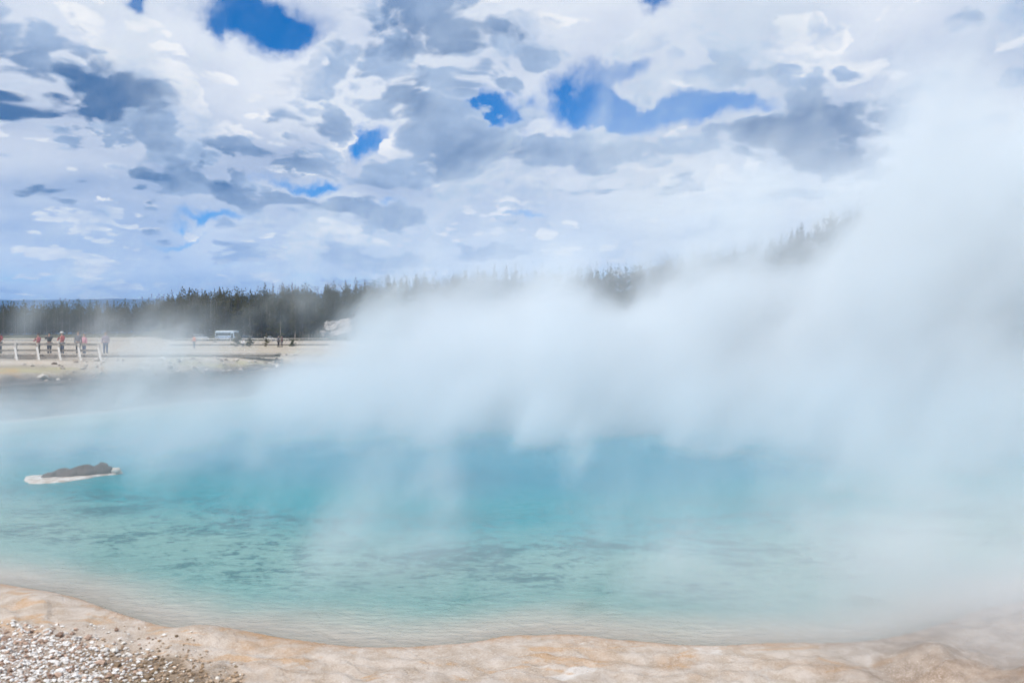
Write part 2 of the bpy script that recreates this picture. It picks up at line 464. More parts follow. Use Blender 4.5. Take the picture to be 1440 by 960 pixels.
# ------------------------------------------------------------------ the spring's water
wa = np.linspace(0, 1, 420); 
wx = np.concatenate([np.linspace(-37, -20, 60)[:-1], np.linspace(-20, 20, 330)[:-1], np.linspace(20, 70, 80)])
wy = np.concatenate([np.linspace(8, 26, 240)[:-1], np.geomspace(26, 98, 170)])
WX, WY = np.meshgrid(wx, wy, indexing='ij')
WS = sdist(WX, WY).reshape(WX.shape)
WZ = WATER + .005 * fbm(WX * 2.1 + WY * .4, WY * 3.3, 3) + .006 * fbm(WX * 6.5, WY * 9.0, 2)
WD = np.maximum(WATER - height(WX, WY, WS), 0)
idx = np.arange(WX.size).reshape(WX.shape)
q = np.stack([idx[:-1, :-1], idx[1:, :-1], idx[1:, 1:], idx[:-1, 1:]], -1)
keep = (np.minimum.reduce([WS[:-1, :-1], WS[1:, :-1], WS[1:, 1:], WS[:-1, 1:]]) < .25)
wme = grid_mesh('water', np.stack([WX, WY, WZ], -1).reshape(-1, 3), q[keep])
# grid_mesh may drop nothing: loose vertices stay harmlessly in the mesh, so clear them
bm = bmesh.new(); bm.from_mesh(wme)
lay = bm.verts.layers.float.new('depth'); lay2 = bm.verts.layers.float.new('shore')
bm.verts.ensure_lookup_table()
for v, dd, ss_ in zip(bm.verts, WD.ravel(), WS.ravel()): v[lay] = dd; v[lay2] = ss_
bmesh.ops.delete(bm, geom=[v for v in bm.verts if not v.link_faces], context='VERTS')
bm.to_mesh(wme); bm.free()
m, t, b = material('hot_spring_water')
P = geo(t); dep = attr(t, 'depth'); so = attr(t, 'shore')
wn = noise(t, vmath(t, 'MULTIPLY', P, (.35, .55, 1)), 1.0, 6, .66, .6)
wn2 = noise(t, vmath(t, 'MULTIPLY', P, (3.6, 5.2, 1)), 1.0, 7, .75, .3)
off = so * -1.0 + (wn - .5) * 4.0 * so.ss(-4.0, -.5, 1.0, .25)
c = mixc(t, off.ss(.1, 2.0), (.56, .50, .43), (.22, .42, .39))
c = mixc(t, off.ss(3.2, 7.5), c, (.0, .30, .36))
c = mixc(t, off.ss(7.5, 13.0), c, (.0, .26, .38))
mott = (wn * .42 + wn2 * .58)
c = mixc(t, mott.ss(.485, .57) * off.ss(1.0, 3.0) * off.ss(6, 10, 1, .12) * .75, c, (.02, .13, .16))
t.links.new(c.k, b.inputs['Base Color'])
b.inputs['Roughness'].default_value = .16; b.inputs['IOR'].default_value = 1.33
b.inputs['Specular IOR Level'].default_value = .25
rip = noise(t, vmath(t, 'MULTIPLY', P, (3.2, 8.0, 1)), 1.0, 6, .66, .3)
bump(t, b, rip, .12, 1.0)
tr = t.nodes.new('ShaderNodeBsdfTransparent'); tr.inputs[0].default_value = (.80, .95, .95, 1)
mx = t.nodes.new('ShaderNodeMixShader')
t.links.new(dep.ss(.0, .05, .30, 1.0).k, mx.inputs[0])
t.links.new(tr.outputs[0], mx.inputs[1]); t.links.new(b.outputs[0], mx.inputs[2])
t.links.new(mx.outputs[0], t.nodes['Material Output'].inputs['Surface'])
tag(mesh_obj('water', wme, m), kind='structure')

# ------------------------------------------------------------------ far plateau
hx = np.linspace(-9000, 2500, 240); hy = np.linspace(0, 1, 16)
HX, HT = np.meshgrid(hx, hy, indexing='ij')
top = 318 + 22 * fbm(HX * .0009, 0 * HX + 3, 5) + 30 * sst(HX, -2600, -1800)
prof = np.interp(HT, [0, .45, .62, .70, .85, 1], [0, .50, .84, 1, 1.0, .97])
HY = 5600 + 1500 * HT + 160 * fbm(HX * .002, HT * 4, 4)
HZ = -5 + top * prof + 30 * fbm(HX * .004, HT * 6, 4) * prof * (1 - prof) * 4
idx = np.arange(HX.size).reshape(HX.shape)
q = np.stack([idx[:-1, :-1], idx[1:, :-1], idx[1:, 1:], idx[:-1, 1:]], -1).reshape(-1, 4)
m, t, b = material('haze_blue_plateau_forest')
P = geo(t)
pn = noise(t, vmath(t, 'MULTIPLY', P, (.004, .004, .012)), 1.0, 6, .65)
c = mixc(t, pn.ss(.35, .65), (.008, .024, .050), (.022, .050, .085))  # forest tones with the blue of distant haze painted into the colour
z_ = sep(t, P)[2]
c = mixc(t, noise(t, vmath(t, 'MULTIPLY', P, (.003, .003, .03)), 1.0, 5, .7).ss(.60, .66) * z_.ss(255, 300), c, (.75, .8, .85))
t.links.new(c.k, b.inputs['Base Color']); b.inputs['Roughness'].default_value = .9
b.inputs['Specular IOR Level'].default_value = .1
tag(mesh_obj('hills', grid_mesh('hills', np.stack([HX, HY, HZ], -1).reshape(-1, 3), q), m), kind='structure')

# ------------------------------------------------------------------ materials for things
M_wood = plain('weathered_rail_wood', (.44, .40, .36), .8, .3, 9.0)
M_bleach = plain('sun_bleached_wood', (.62, .59, .55), .8, .15, 9.0)
M_rail = plain('shade_darkened_rail', (.22, .195, .175), .85, .3, 9.0)  # rail wood darkened to stand in for the shadow lines under the rails
M_deck = plain('boardwalk_planks', (.42, .38, .33), .85, .3, 5.0)
M_skin = plain('skin', (.52, .30, .21), .55, .08)
M_glass = plain('dark_glass', (.02, .03, .04), .08, .1, 2.0, 0.0, .6)
M_tyre = plain('tyre_rubber', (.02, .02, .02), .85, .2)
M_metal = plain('bare_metal', (.5, .5, .52), .35, .1, 8.0, .9)
M_lamp = plain('lamp_plastic', (.75, .74, .68), .2, .05)
M_red = plain('red_lamp_plastic', (.4, .02, .02), .25, .05)
def ground_z(x, y): return float(height(np.array([x]), np.array([y]))[0])

# ------------------------------------------------------------------ road beyond the plain
def strip(name, pts, w, dz, m):
    v, f = [], []
    for i, p in enumerate(pts):
        a = pts[max(i - 1, 0)]; c = pts[min(i + 1, len(pts) - 1)]
        d = Vector((c[0] - a[0], c[1] - a[1], 0)).normalized(); n = Vector((-d.y, d.x, 0))
        for s in (-1, 1):
            q = Vector((p[0], p[1], 0)) + n * s * w / 2
            v.append((q.x, q.y, ground_z(q.x, q.y) + dz))
    for i in range(len(pts) - 1): f.append((2 * i, 2 * i + 2, 2 * i + 3, 2 * i + 1))
    return pydata(name, v, f, m)
M_asph = plain('asphalt', (.075, .075, .08), .85, .2, .6)
road_pts = [(x, 286 + 6 * math.sin(x * .012)) for x in range(-330, 60, 15)]
tag(strip('road', road_pts, 13.0, .012, M_asph), kind='structure')
M_paint = plain('road_paint', (.7, .7, .66), .7, .1)
mk = strip('edge_line', [(x, y - 5.9) for x, y in road_pts], .22, .017, M_paint); tag(mk, kind='structure')

# ------------------------------------------------------------------ rail fence along the crater rim
def fence():
    Y = 56.0
    xs = [(p - 720) / F * Y for p in (-8, 22, 53, 83, 111, 139)]
    root = empty('rail_fence', (xs[3], Y, ground_z(xs[3], Y)))
    tag(root, 'weathered grey rail fence with slanted braces along the crater rim', 'fence')
    o = root.location
    for i, x in enumerate(xs):
        z = ground_z(x, Y) - o.z
        bm = bmesh.new(); box(bm, (x - o.x, 0, z + .50), (.13, .13, 1.36), None, .012)
        p = bm_obj('post', bm, M_wood, root)
        bm = bmesh.new(); bar(bm, (x - o.x + .02, -.12, z + .86), (x - o.x + .52, -.70, z - .06), .11, .09)
        bm_obj('brace', bm, M_bleach, root)
    for zz, hh in ((1.08, .17), (.66, .14), (.28, .14)):
        for a, c in zip(xs[:-1], xs[1:]):
            za, zc = ground_z(a, Y) - o.z, ground_z(c, Y) - o.z
            bm = bmesh.new(); bar(bm, (a - o.x + .002, .10, za + zz), (c - o.x - .002, .10, zc + zz), .06, hh)
            bm_obj('rail', bm, M_rail, root)
fence()

def boardwalk(name, a, c, w, z, label, rails):
    a, c = Vector((*a, z)), Vector((*c, z)); d = (c - a); L = d.length; rz = math.atan2(d.y, d.x)
    root = empty(name, ((a + c) / 2), rz); tag(root, label, 'boardwalk', 'boardwalks over the sinter plain')
    n = int(L / .19); v, f = [], []
    for i in range(n):                                     # planks of a few millimetres in view: one joined part
        x0, x1 = -L / 2 + i * L / n + .006, -L / 2 + (i + 1) * L / n - .006
        dz = random.uniform(-.006, .006); k = len(v)
        for zz in (-.05 + dz, dz):
            v += [(x0, -w / 2, zz), (x1, -w / 2, zz), (x1, w / 2, zz), (x0, w / 2, zz)]
        f += [(k + 4, k + 5, k + 6, k + 7), (k, k + 1, k + 5, k + 4), (k + 2, k + 3, k + 7, k + 6),
              (k + 1, k + 2, k + 6, k + 5), (k + 3, k, k + 4, k + 7), (k + 3, k + 2, k + 1, k)]
    tag(pydata('deck_planks', v, f, M_deck, root), kind='stuff')
    for s in (-1, 1):
        bm = bmesh.new(); box(bm, (0, s * (w / 2 - .12), -.155), (L, .09, .20)); bm_obj('beam', bm, M_wood, root)
        bm = bmesh.new(); box(bm, (0, s * (w / 2 + .03), .04), (L, .05, .14)); bm_obj('kerb_board', bm, M_wood, root)
    for k in range(int(L / 2.4) + 1):
        x = -L / 2 + .3 + k * 2.4
        if x > L / 2: break
        bm = bmesh.new(); box(bm, (x, 0, -.36), (.12, w * .8, .21)); bm_obj('footing', bm, M_wood, root)
        if rails:
            bm = bmesh.new(); box(bm, (x, w / 2 + .11, .45), (.10, .10, 1.3)); bm_obj('post', bm, M_wood, root)
    if rails:
        for zz in (1.0, .55):
            bm = bmesh.new(); box(bm, (0, w / 2 + .03 + .16, zz), (L, .05, .12)); bm_obj('handrail', bm, M_wood, root)
boardwalk('boardwalk', (-52, 62.0), (-19, 64.5), 2.4, .22, 'plank boardwalk behind the rail fence with people standing on it', False)
boardwalk('boardwalk', (-60, 140), (-33, 143), 2.2, .20, 'far plank boardwalk with handrail among the young pines', True)

# low log barrier by the road
def barrier():
    pts = [(-110 + i * 4.2, 272.0) for i in range(9)]
    root = empty('road_barrier', (pts[4][0], pts[4][1], ground_z(*pts[4])))
    tag(root, 'pale wooden barrier rail at the road edge beside the white car', 'barrier')
    for p in pts:
        bm = bmesh.new(); box(bm, (p[0] - root.location.x, 0, .35), (.22, .22, .9)); bm_obj('post', bm, M_wood, root)
    for p, q in zip(pts[:-1], pts[1:]):
        bm = bmesh.new(); bar(bm, (p[0] - root.location.x + .01, -.2, .68), (q[0] - root.location.x - .01, -.2, .68), .12, .30)
        bm_obj('rail', bm, M_paint, root)
barrier()

# ------------------------------------------------------------------ people
def skin_mesh(name, verts, edges, radii, m, parent, sub=2):
    me = bpy.data.meshes.new(name); me.from_pydata(verts, edges, []); me.materials.append(m)
    o = link(bpy.data.objects.new(name, me), parent)
    sk = o.modifiers.new('skin', 'SKIN'); sk.use_smooth_shade = True; sk.use_x_symmetry = False
    if not me.skin_vertices: me.skin_vertices.new()
    for i, (d, r) in enumerate(zip(me.skin_vertices[0].data, radii)):
        d.radius = r if isinstance(r, tuple) else (r, r); d.use_root = (i == 0)
    ss_ = o.modifiers.new('subdivision', 'SUBSURF'); ss_.levels = sub; ss_.render_levels = sub
    return o
_cloth = {}
def cloth(c):
    if c not in _cloth: _cloth[c] = plain('cloth_%d' % len(_cloth), c, .85, .15, 20.0, 0, .2)
    return _cloth[c]
def person(loc, rz, hgt, shirt, trousers, hair, label, hat=None, arms='down', crouch=False, pack=None, bare_legs=False):
    root = empty('person', loc, rz); tag(root, label, 'person', 'visitors at the hot spring')
    root.scale = (hgt / 1.75,) * 3
    hip = 0.93 if not crouch else 0.42
    dz = hip - .93
    J = {'pel': (0, 0, hip), 'waist': (0, .0, hip + .17), 'chest': (0, .01, hip + .38), 'neck': (0, 0, hip + .56),
         'nape': (0, -.005, hip + .63), 'head': (0, -.02, hip + .70), 'crown': (0, -.01, hip + .78),
         'nose': (0, -.115, hip + .685)}
    for s, n in ((-1, 'l'), (1, 'r')):
        J['sh' + n] = (s * .17, .01, hip + .49)
        if arms == 'down':
            J['el' + n] = (s * .24, .03, hip + .21); J['wr' + n] = (s * .25, -.05, hip - .03); J['ha' + n] = (s * .245, -.09, hip - .12)
        elif arms == 'rail':
            J['el' + n] = (s * .25, -.10, hip + .26); J['wr' + n] = (s * .16, -.33, hip + .20); J['ha' + n] = (s * .11, -.40, hip + .19)
        elif arms == 'photo':
            J['el' + n] = (s * .24, -.12, hip + .30); J['wr' + n] = (s * .12, -.28, hip + .52); J['ha' + n] = (s * .06, -.31, hip + .58)
        if crouch:
            J['hp' + n] = (s * .09, 0, hip - .02); J['kn' + n] = (s * .14, -.40, .46); J['an' + n] = (s * .12, -.26, .08)
        else:
            J['hp' + n] = (s * .09, 0, hip - .05); J['kn' + n] = (s * .105, -.03 * s - .02, .50); J['an' + n] = (s * .11, .03 - .03 * s, .08)
        a = J['an' + n]; J['to' + n] = (a[0] + s * .02, a[1] - .17, .035)
    rad = {'pel': (.15, .11), 'waist': (.13, .10), 'chest': (.165, .11), 'neck': (.07, .06), 'nape': (.055, .055),
           'head': (.078, .095), 'crown': (.062, .078), 'nose': .014}
    for n in 'lr':
        rad.update({'sh' + n: .062, 'el' + n: .043, 'wr' + n: .03, 'ha' + n: (.04, .022), 'hp' + n: .092, 'kn' + n: .062,
                    'an' + n: .042, 'to' + n: (.04, .03)})
    def build(name, keys, edges, grow, m, sub=1):
        ix = {k: i for i, k in enumerate(keys)}
        g = lambda r: tuple(v + grow for v in r) if isinstance(r, tuple) else r + grow
        return skin_mesh(name, [J[k] for k in keys], [(ix[a], ix[b_]) for a, b_ in edges], [g(rad[k]) for k in keys], m, root, sub)
    body_e = [('pel', 'waist'), ('waist', 'chest'), ('chest', 'neck'), ('neck', 'nape'), ('nape', 'head'), ('head', 'crown'), ('head', 'nose')]
    for n in 'lr':
        body_e += [('chest', 'sh' + n), ('sh' + n, 'el' + n), ('el' + n, 'wr' + n), ('wr' + n, 'ha' + n), ('pel', 'hp' + n),
                   ('hp' + n, 'kn' + n), ('kn' + n, 'an' + n), ('an' + n, 'to' + n)]
    build('body', list(J), body_e, 0.0, M_skin)
    sk = ['pel', 'waist', 'chest', 'shl', 'ell', 'wrl', 'shr', 'elr', 'wrr', 'neck']
    build('jacket', sk, [('pel', 'waist'), ('waist', 'chest'), ('chest', 'neck'), ('chest', 'shl'), ('shl', 'ell'), ('ell', 'wrl'),
                         ('chest', 'shr'), ('shr', 'elr'), ('elr', 'wrr')], .022, cloth(shirt))
    tk = ['pel', 'hpl', 'knl', 'hpr', 'knr'] + ([] if bare_legs else ['anl', 'anr'])
    te = [('pel', 'hpl'), ('hpl', 'knl'), ('pel', 'hpr'), ('hpr', 'knr')] + ([] if bare_legs else [('knl', 'anl'), ('knr', 'anr')])
    build('trousers', tk, te, .016, cloth(trousers))
    for n in 'lr':
        bm = bmesh.new(); a = J['an' + n]
        box(bm, (a[0] + (.01 if n == 'r' else -.01), a[1] - .075, .045), (.10, .28, .09), None, .025)
        bm_obj('shoe', bm, cloth((.03, .03, .035)), root)
    h = J['head']
    bm = bmesh.new(); bmesh.ops.create_uvsphere(bm, u_segments=14, v_segments=9, radius=1.0)
    for v in bm.verts:
        if v.co.z < -.1 and v.co.y < .25: v.co.z = -.1
        v.co = Vector((v.co.x * .098, v.co.y * .115 + .012, v.co.z * .115 + h[2] + .045))
    bm_obj('hair', bm, cloth(hair), root, True)
    if hat:
        bm = bmesh.new()
        disc(bm, (0, -.01, h[2] + .085), (0, 0, 1), .175, .02, 18); disc(bm, (0, 0, h[2] + .14), (0, 0, 1), .108, .12, 18)
        bm_obj('hat', bm, cloth(hat), root)
    if pack:
        bm = bmesh.new(); box(bm, (0, .20, hip + .32), (.30, .18, .42), None, .05); bm_obj('backpack', bm, cloth(pack), root)
    return root
DK, NV, RD, PK = (.025, .025, .03), (.02, .035, .09), (.24, .035, .045), (.55, .26, .32)
def on_walk(px): return Vector(((px - 720) / F * 62.6, 62.6 + (((px - 720) / F * 62.6) + 35.5) * .075, .22))
person(on_walk(3), R(10), 1.78, RD, NV, DK, 'person in red jacket and dark cap at the fence end', hat=NV, arms='rail')
person(on_walk(55), R(-8), 1.62, (.26, .06, .08), DK, (.08, .04, .02), 'person in maroon top and dark trousers leaning towards the rail', arms='rail')
person(on_walk(70), R(5), 1.72, (.04, .045, .055), (.05, .06, .09), DK, 'person in black jacket between the maroon top and the white hat', arms='photo')
person(on_walk(87), R(-5), 1.74, (.28, .045, .05), (.07, .09, .15), DK, 'person in red jacket and white sun hat', hat=(.78, .76, .72), arms='rail')
person(on_walk(109), R(12), 1.76, (.09, .09, .11), DK, (.22, .14, .08), 'fair haired person in charcoal jacket beside the pink top')
person(on_walk(117), R(-14), 1.60, PK, (.10, .12, .20), (.30, .18, .10), 'person in pale pink top beside the charcoal jacket')
person(on_walk(146), R(20), 1.74, (.30, .24, .30), (.08, .10, .18), (.30, .2, .12), 'person in mauve top standing alone in thin steam')
def plain_at(px, Y): x = (px - 720) / F * Y; return Vector((x, Y, ground_z(x, Y)))
person(plain_at(273, 112), R(-30), 1.76, (.62, .20, .08), (.07, .08, .12), DK, 'person in orange top standing on the plain in steam')
person(plain_at(391.5, 121), R(80), 1.74, (.16, .16, .18), DK, DK, 'person in grey jacket by the slender young pine')
person(plain_at(396.5, 122), R(-70), 1.68, (.10, .03, .04), (.05, .05, .07), DK, 'person in dark red coat by the slender young pine')
person(plain_at(342, 124), R(15), 1.70, (.80, .80, .80), DK, DK, 'crouching person in white shirt with dark backpack', crouch=True, arms='rail', pack=NV)

# ------------------------------------------------------------------ vehicles
def wheel(parent, c, r, w):
    wv = link(bpy.data.objects.new('wheel', None), parent); wv.location = c; wv.empty_display_size = .2
    bm = bmesh.new(); disc(bm, (0, 0, 0), (0, 1, 0), r, w, 20); bm_obj('tyre', bm, M_tyre, wv)
    bm = bmesh.new(); disc(bm, (0, 0, 0), (0, 1, 0), r * .58, w + .02, 16); bm_obj('rim', bm, M_metal, wv)
def coach(loc, rz, L, paint, label):
    root = empty('coach', loc, rz); tag(root, label, 'bus')
    Wd, Hh = 2.5, 3.35
    bm = bmesh.new(); box(bm, (0, 0, .42 + (Hh - .42) / 2), (L, Wd, Hh - .42), None, .16); bd = bm_obj('body', bm, paint, root)
    bm = bmesh.new(); box(bm, (-.1, 0, Hh + .03), (L * .86, Wd * .8, .16), None, .05); bm_obj('roof', bm, M_lamp, root)
    n = 5; ww = (L - 1.7) / n
    for s in (-1, 1):
        for i in range(n):
            bm = bmesh.new(); box(bm, (-L / 2 + .45 + ww * (i + .5), s * (Wd / 2 + .004), 2.25), (ww - .07, .03, 1.0), None, .01)
            bm_obj('window', bm, M_glass, root)
        bm = bmesh.new(); box(bm, (0, s * (Wd / 2 + .006), 1.18), (L * .94, .03, .26)); bm_obj('stripe', bm, cloth((.05, .12, .30)), root)
        for x in (L * .32, -L * .30): wheel(root, (x, s * (Wd / 2 - .13), .50), .50, .30)
        bm = bmesh.new(); box(bm, (L / 2 + .01, s * .95, .95), (.05, .34, .20), None, .02); bm_obj('headlight', bm, M_lamp, root)
        bm = bmesh.new(); box(bm, (L / 2 + .16, s * 1.40, 2.55), (.12, .20, .42), None, .03); bar(bm, (L / 2 - .1, s * 1.2, 2.85), (L / 2 + .16, s * 1.40, 2.72), .04)
        bm_obj('mirror', bm, M_tyre, root)
    bm = bmesh.new(); box(bm, (L / 2 + .004, 0, 2.15), (.04, Wd - .34, 1.35), None, .015); bm_obj('windscreen', bm, M_glass, root)
    bm = bmesh.new(); box(bm, (L / 2 - .75, -Wd / 2 - .012, 1.55), (.85, .03, 2.0), None, .01); bm_obj('door', bm, M_glass, root)
    bm = bmesh.new(); box(bm, (L / 2 + .03, 0, .52), (.14, Wd - .1, .24), None, .05); bm_obj('bumper', bm, M_tyre, root)
    return root
def car(name, loc, rz, paint, label, cat, L=4.5, H=1.48, rear=.12):
    root = empty(name, loc, rz); tag(root, label, cat)
    Wd = 1.82; b0, bl = .26, .62 * H
    prof = [(-.5, b0 + .1), (-.5, bl * .88), (-.47, bl), (.22, bl), (.46, bl * .86), (.5, bl * .62), (.49, b0), (-.48, b0)]
    def extrude(pr, w0, w1, nm, m, par):
        v = [(x * L, -(w1 if k in topi else w0) / 2, z) for k, (x, z) in enumerate(pr)] + \
            [(x * L, (w1 if k in topi else w0) / 2, z) for k, (x, z) in enumerate(pr)]
        n = len(pr); f = [tuple(range(n)), tuple(range(2 * n - 1, n - 1, -1))] + [(i, i + n, (i + 1) % n + n, (i + 1) % n) for i in range(n)]
        o = pydata(nm, v, f, m, par); bv = o.modifiers.new('bevel', 'BEVEL'); bv.width = .05; bv.segments = 2
        bm2 = bmesh.new(); bm2.from_mesh(o.data); bmesh.ops.recalc_face_normals(bm2, faces=bm2.faces); bm2.to_mesh(o.data); bm2.free()
        return o
    topi = (); bd = extrude(prof, Wd, Wd, 'body', paint, root)
    topi = (1, 2)
    extrude([(-.5 + rear * .3, bl - .02), (-.5 + rear, H), (.08, H), (.26, bl - .02)], Wd - .08, Wd - .42, 'cabin', paint, root)
    for s in (-1, 1):
        for x0, x1 in ((-.40 + rear * .4, -.10), (-.08, .14)):
            y0, y1 = (Wd - .08) / 2 + .004, (Wd - .42) / 2 + .012
            v = [(x0 * L, s * (y0 - .01), bl + .04), (x1 * L + (.06 * L if x1 > 0 else 0), s * (y0 - .01), bl + .04),
                 (x1 * L - (.03 * L if x1 > 0 else 0), s * y1, H - .08), (x0 * L + (.04 * L if x0 < -.2 else 0), s * y1, H - .08)]
            v2 = [(a, b_ + s * .012, c_) for a, b_, c_ in v]
            pydata('window', v + v2, [(0, 1, 2, 3), (7, 6, 5, 4), (0, 4, 5, 1), (1, 5, 6, 2), (2, 6, 7, 3), (3, 7, 4, 0)], M_glass, root)
        for x in (-.31, .31): wheel(root, (x * L, s * (Wd / 2 - .09), .33), .33, .22)
        bm = bmesh.new(); box(bm, (.485 * L, s * .62, bl * .74), (.08, .34, .13), None, .02); bm_obj('headlight', bm, M_lamp, root)
        bm = bmesh.new(); box(bm, (-.497 * L, s * .66, bl * .80), (.06, .28, .16), None, .02); bm_obj('tail_light', bm, M_red, root)
    v = [(.252 * L, -.80, bl + .03), (.252 * L, .80, bl + .03), (.095 * L, .66, H - .06), (.095 * L, -.66, H - .06)]
    v2 = [(a + .03, b_, c_ + .02) for a, b_, c_ in v]
    pydata('windscreen', v + v2, [(3, 2, 1, 0), (4, 5, 6, 7), (0, 1, 5, 4), (1, 2, 6, 5), (2, 3, 7, 6), (3, 0, 4, 7)], M_glass, root)
    return root
M_busblue = plain('pale_blue_coach_paint', (.42, .52, .62), .3, .05, 1.0, 0, .5)
M_white = plain('white_car_paint', (.75, .75, .74), .25, .04, 1.0, 0, .5)
M_navy = plain('dark_blue_car_paint', (.02, .03, .06), .25, .05, 1.0, 0, .5)
M_grey = plain('silver_van_paint', (.40, .43, .46), .3, .05, 1.0, 0, .5)
def veh(px, Y): p = plain_at(px, Y); p.z += .016; return p
coach(veh(319, 272), R(-22), 8.2, M_busblue, 'pale blue coach with dark windows parked before the forest')
car('van', veh(283, 276), R(-14), M_grey, 'silver van in steam beside the coach', 'van', 5.2, 2.2, .03)
car('sport_utility_car', veh(349, 283), R(-8), M_navy, 'dark blue car with tall cabin behind the coach', 'car', 4.7, 1.8, .05)
car('parked_car', veh(380, 288), R(6), M_white, 'white car parked behind the pale barrier rail', 'car', 4.5, 1.5, .12)

# ------------------------------------------------------------------ rocks
def rock_mat(name, a, c, sc=3.0):
    m, t, b = material(name); P = objco(t)
    n = noise(t, P, sc, 6, .65, .3); cc = mixc(t, n.ss(.35, .65), a, c)
    t.links.new(cc.k, b.inputs['Base Color']); b.inputs['Roughness'].default_value = .8
    bump(t, b, noise(t, P, sc * 4, 5, .65), .04); return m
M_dark = rock_mat('dark_islet_rock', (.05, .042, .038), (.13, .105, .095))
M_sint = rock_mat('white_sinter', (.46, .38, .31), (.72, .68, .63))
c0 = at(97, 668, 23.9)
isl = empty('rocky_islet', (c0.x - .12, 23.9, WATER)); isl.scale = (.92, .92, .92); tag(isl, 'dark rock on a white sinter shelf standing in the turquoise pool', 'rock')
def shelf(pts, zt, nm, seed):
    v, f = [], []; n = len(pts)
    cx = sum(p[0] for p in pts) / n; cy_ = sum(p[1] for p in pts) / n
    rings = [(1.06, -.25), (1.0, .0), (.97, zt), (.80, zt * 1.05), (.45, zt * 1.2)]
    P2 = catmull(np.array(pts), 5); n = len(P2)
    for k, (s, z) in enumerate(rings):
        for j, (x, y) in enumerate(P2):
            w = 1 + .05 * math.sin(j * 1.7 + seed) * math.sin(j * .6)
            v.append((cx + (x - cx) * s * w, cy_ + (y - cy_) * s * w, z + (.012 * math.sin(j * 2.3 + k) if k > 1 else 0)))
    for k in range(len(rings) - 1):
        for j in range(n): f.append((k * n + j, k * n + (j + 1) % n, (k + 1) * n + (j + 1) % n, (k + 1) * n + j))
    v.append((cx, cy_, zt * 1.25)); c_ = len(v) - 1
    for j in range(n): f.append(((len(rings) - 1) * n + j, (len(rings) - 1) * n + (j + 1) % n, c_))
    return pydata(nm, v, f, M_sint, isl, True)
shelf([(-1.45, .35), (-1.10, -.35), (-.60, -.85), (.05, -.70), (.60, -.15), (.85, .45), (1.35, .95), (1.10, 1.25), (.4, 1.0), (-.5, .75)], .045, 'sinter_shelf', 1)
for i, (x, y, sx, sy, sz, rz) in enumerate([(-.60, .10, .22, .17, .15, 0), (-.18, .30, .40, .24, .21, .2), (.32, .55, .46, .26, .26, .35), (.80, .80, .30, .20, .25, .2)]):
    bm = bmesh.new(); rock_bm(bm, (0, 0, 0), (sx, sy, sz), 3 + i, 4, .28)
    o = bm_obj('rock_lump', bm, M_dark, isl, True); o.location = (x, y, sz * .30 + .05 * (x + .6)); o.rotation_euler.z = rz
bm = bmesh.new(); rock_bm(bm, (0, 0, 0), (.20, .14, .10), 9, 3, .3)
o = bm_obj('white_knob', bm, M_sint, isl, True); o.location = (1.18, .90, .13)

def stones(name, pts, sizes, m, label, cat, parent=None):
    """countless small stones joined into one mesh"""
    base = []
    for s in range(5):
        bm = bmesh.new(); rock_bm(bm, (0, 0, 0), (1, 1, .7), 20 + s, 1, .6)
        bm.verts.ensure_lookup_table()
        base.append((np.array([v.co[:] for v in bm.verts]), np.array([[v.index for v in f.verts] for f in bm.faces]))); bm.free()
    V, Fc, C = [], [], []; k = 0
    tone = rng.random(len(pts))
    for i, (p, s) in enumerate(zip(pts, sizes)):
        bv, bf = base[i % 5]; a = rng.random() * 6.28
        rot = np.array([[math.cos(a), -math.sin(a), 0], [math.sin(a), math.cos(a), 0], [0, 0, 1]])
        V.append((bv * (np.array([1, rng.uniform(.6, 1), rng.uniform(.5, .9)]) * s)) @ rot.T + p)
        Fc.append(bf + k); k += len(bv); C.append(np.full(len(bv), tone[i]))
    V = np.concatenate(V); Fc = np.concatenate(Fc)
    me = bpy.data.meshes.new(name); me.from_pydata(V.tolist(), [], Fc.tolist())
    a_ = me.attributes.new('tone', 'FLOAT', 'POINT'); a_.data.foreach_set('value', np.concatenate(C).astype(np.float32))
    o = mesh_obj(name, me, m); tag(o, label, cat, kind='stuff'); return o
def stone_mat(name, cols):
    m, t, b = material(name); r = t.nodes.new('ShaderNodeValToRGB'); r.color_ramp.interpolation = 'CONSTANT'
    e = r.color_ramp.elements
    for i, (p, c) in enumerate(cols):
        el = e[i] if i < 2 else e.new(p)
        el.position = p; el.color = (*c, 1)
    t.links.new(attr(t, 'tone').k, r.inputs[0])
    n = noise(t, geo(t), 30, 4, .6); k = n.ss(.3, .7, .75, 1.2)
    cc = mixc(t, 1.0, X(t, r.outputs[0]), xyz(t, k, k, k), 'MULTIPLY')
    t.links.new(cc.k, b.inputs['Base Color']); b.inputs['Roughness'].default_value = .85
    b.inputs['Specular IOR Level'].default_value = .2; return m
# gravel on the near bank: inside the line the photo shows across its lower left corner
gx, gy = np.array([-60, 0, 60, 130, 200, 270, 330, 350]), np.array([868, 885, 893, 908, 912, 934, 955, 975])
pts, siz = [], []
while len(pts) < 30000:
    y = rng.uniform(6.2, 11.5); px = rng.uniform(-160, 420); x = (px - 720) / F * y
    pts.append((x, y)); 
pp = np.array(pts); zz = height(pp[:, 0], pp[:, 1])
ppx = 720 + F * pp[:, 0] / pp[:, 1]; ppy = HOR + F * (EYE - zz) / pp[:, 1]
lim = np.interp(ppx, gx, gy) + 26 * fbm(ppx * .03, ppy * .03, 4) + 45 * rng.random(len(ppx)) ** 3 * np.sign(rng.random(len(ppx)) - .6)
keepm = (ppy > lim) & (ppy < 1040) & ((ppx < 345) | (ppy > 975))
pp, zz, ppx, ppy = pp[keepm], zz[keepm], ppx[keepm], ppy[keepm]
sz = .006 + .034 * rng.random(len(pp)) ** 3
sz = sz * (1 + 1.1 * (rng.random(len(pp)) > .975))
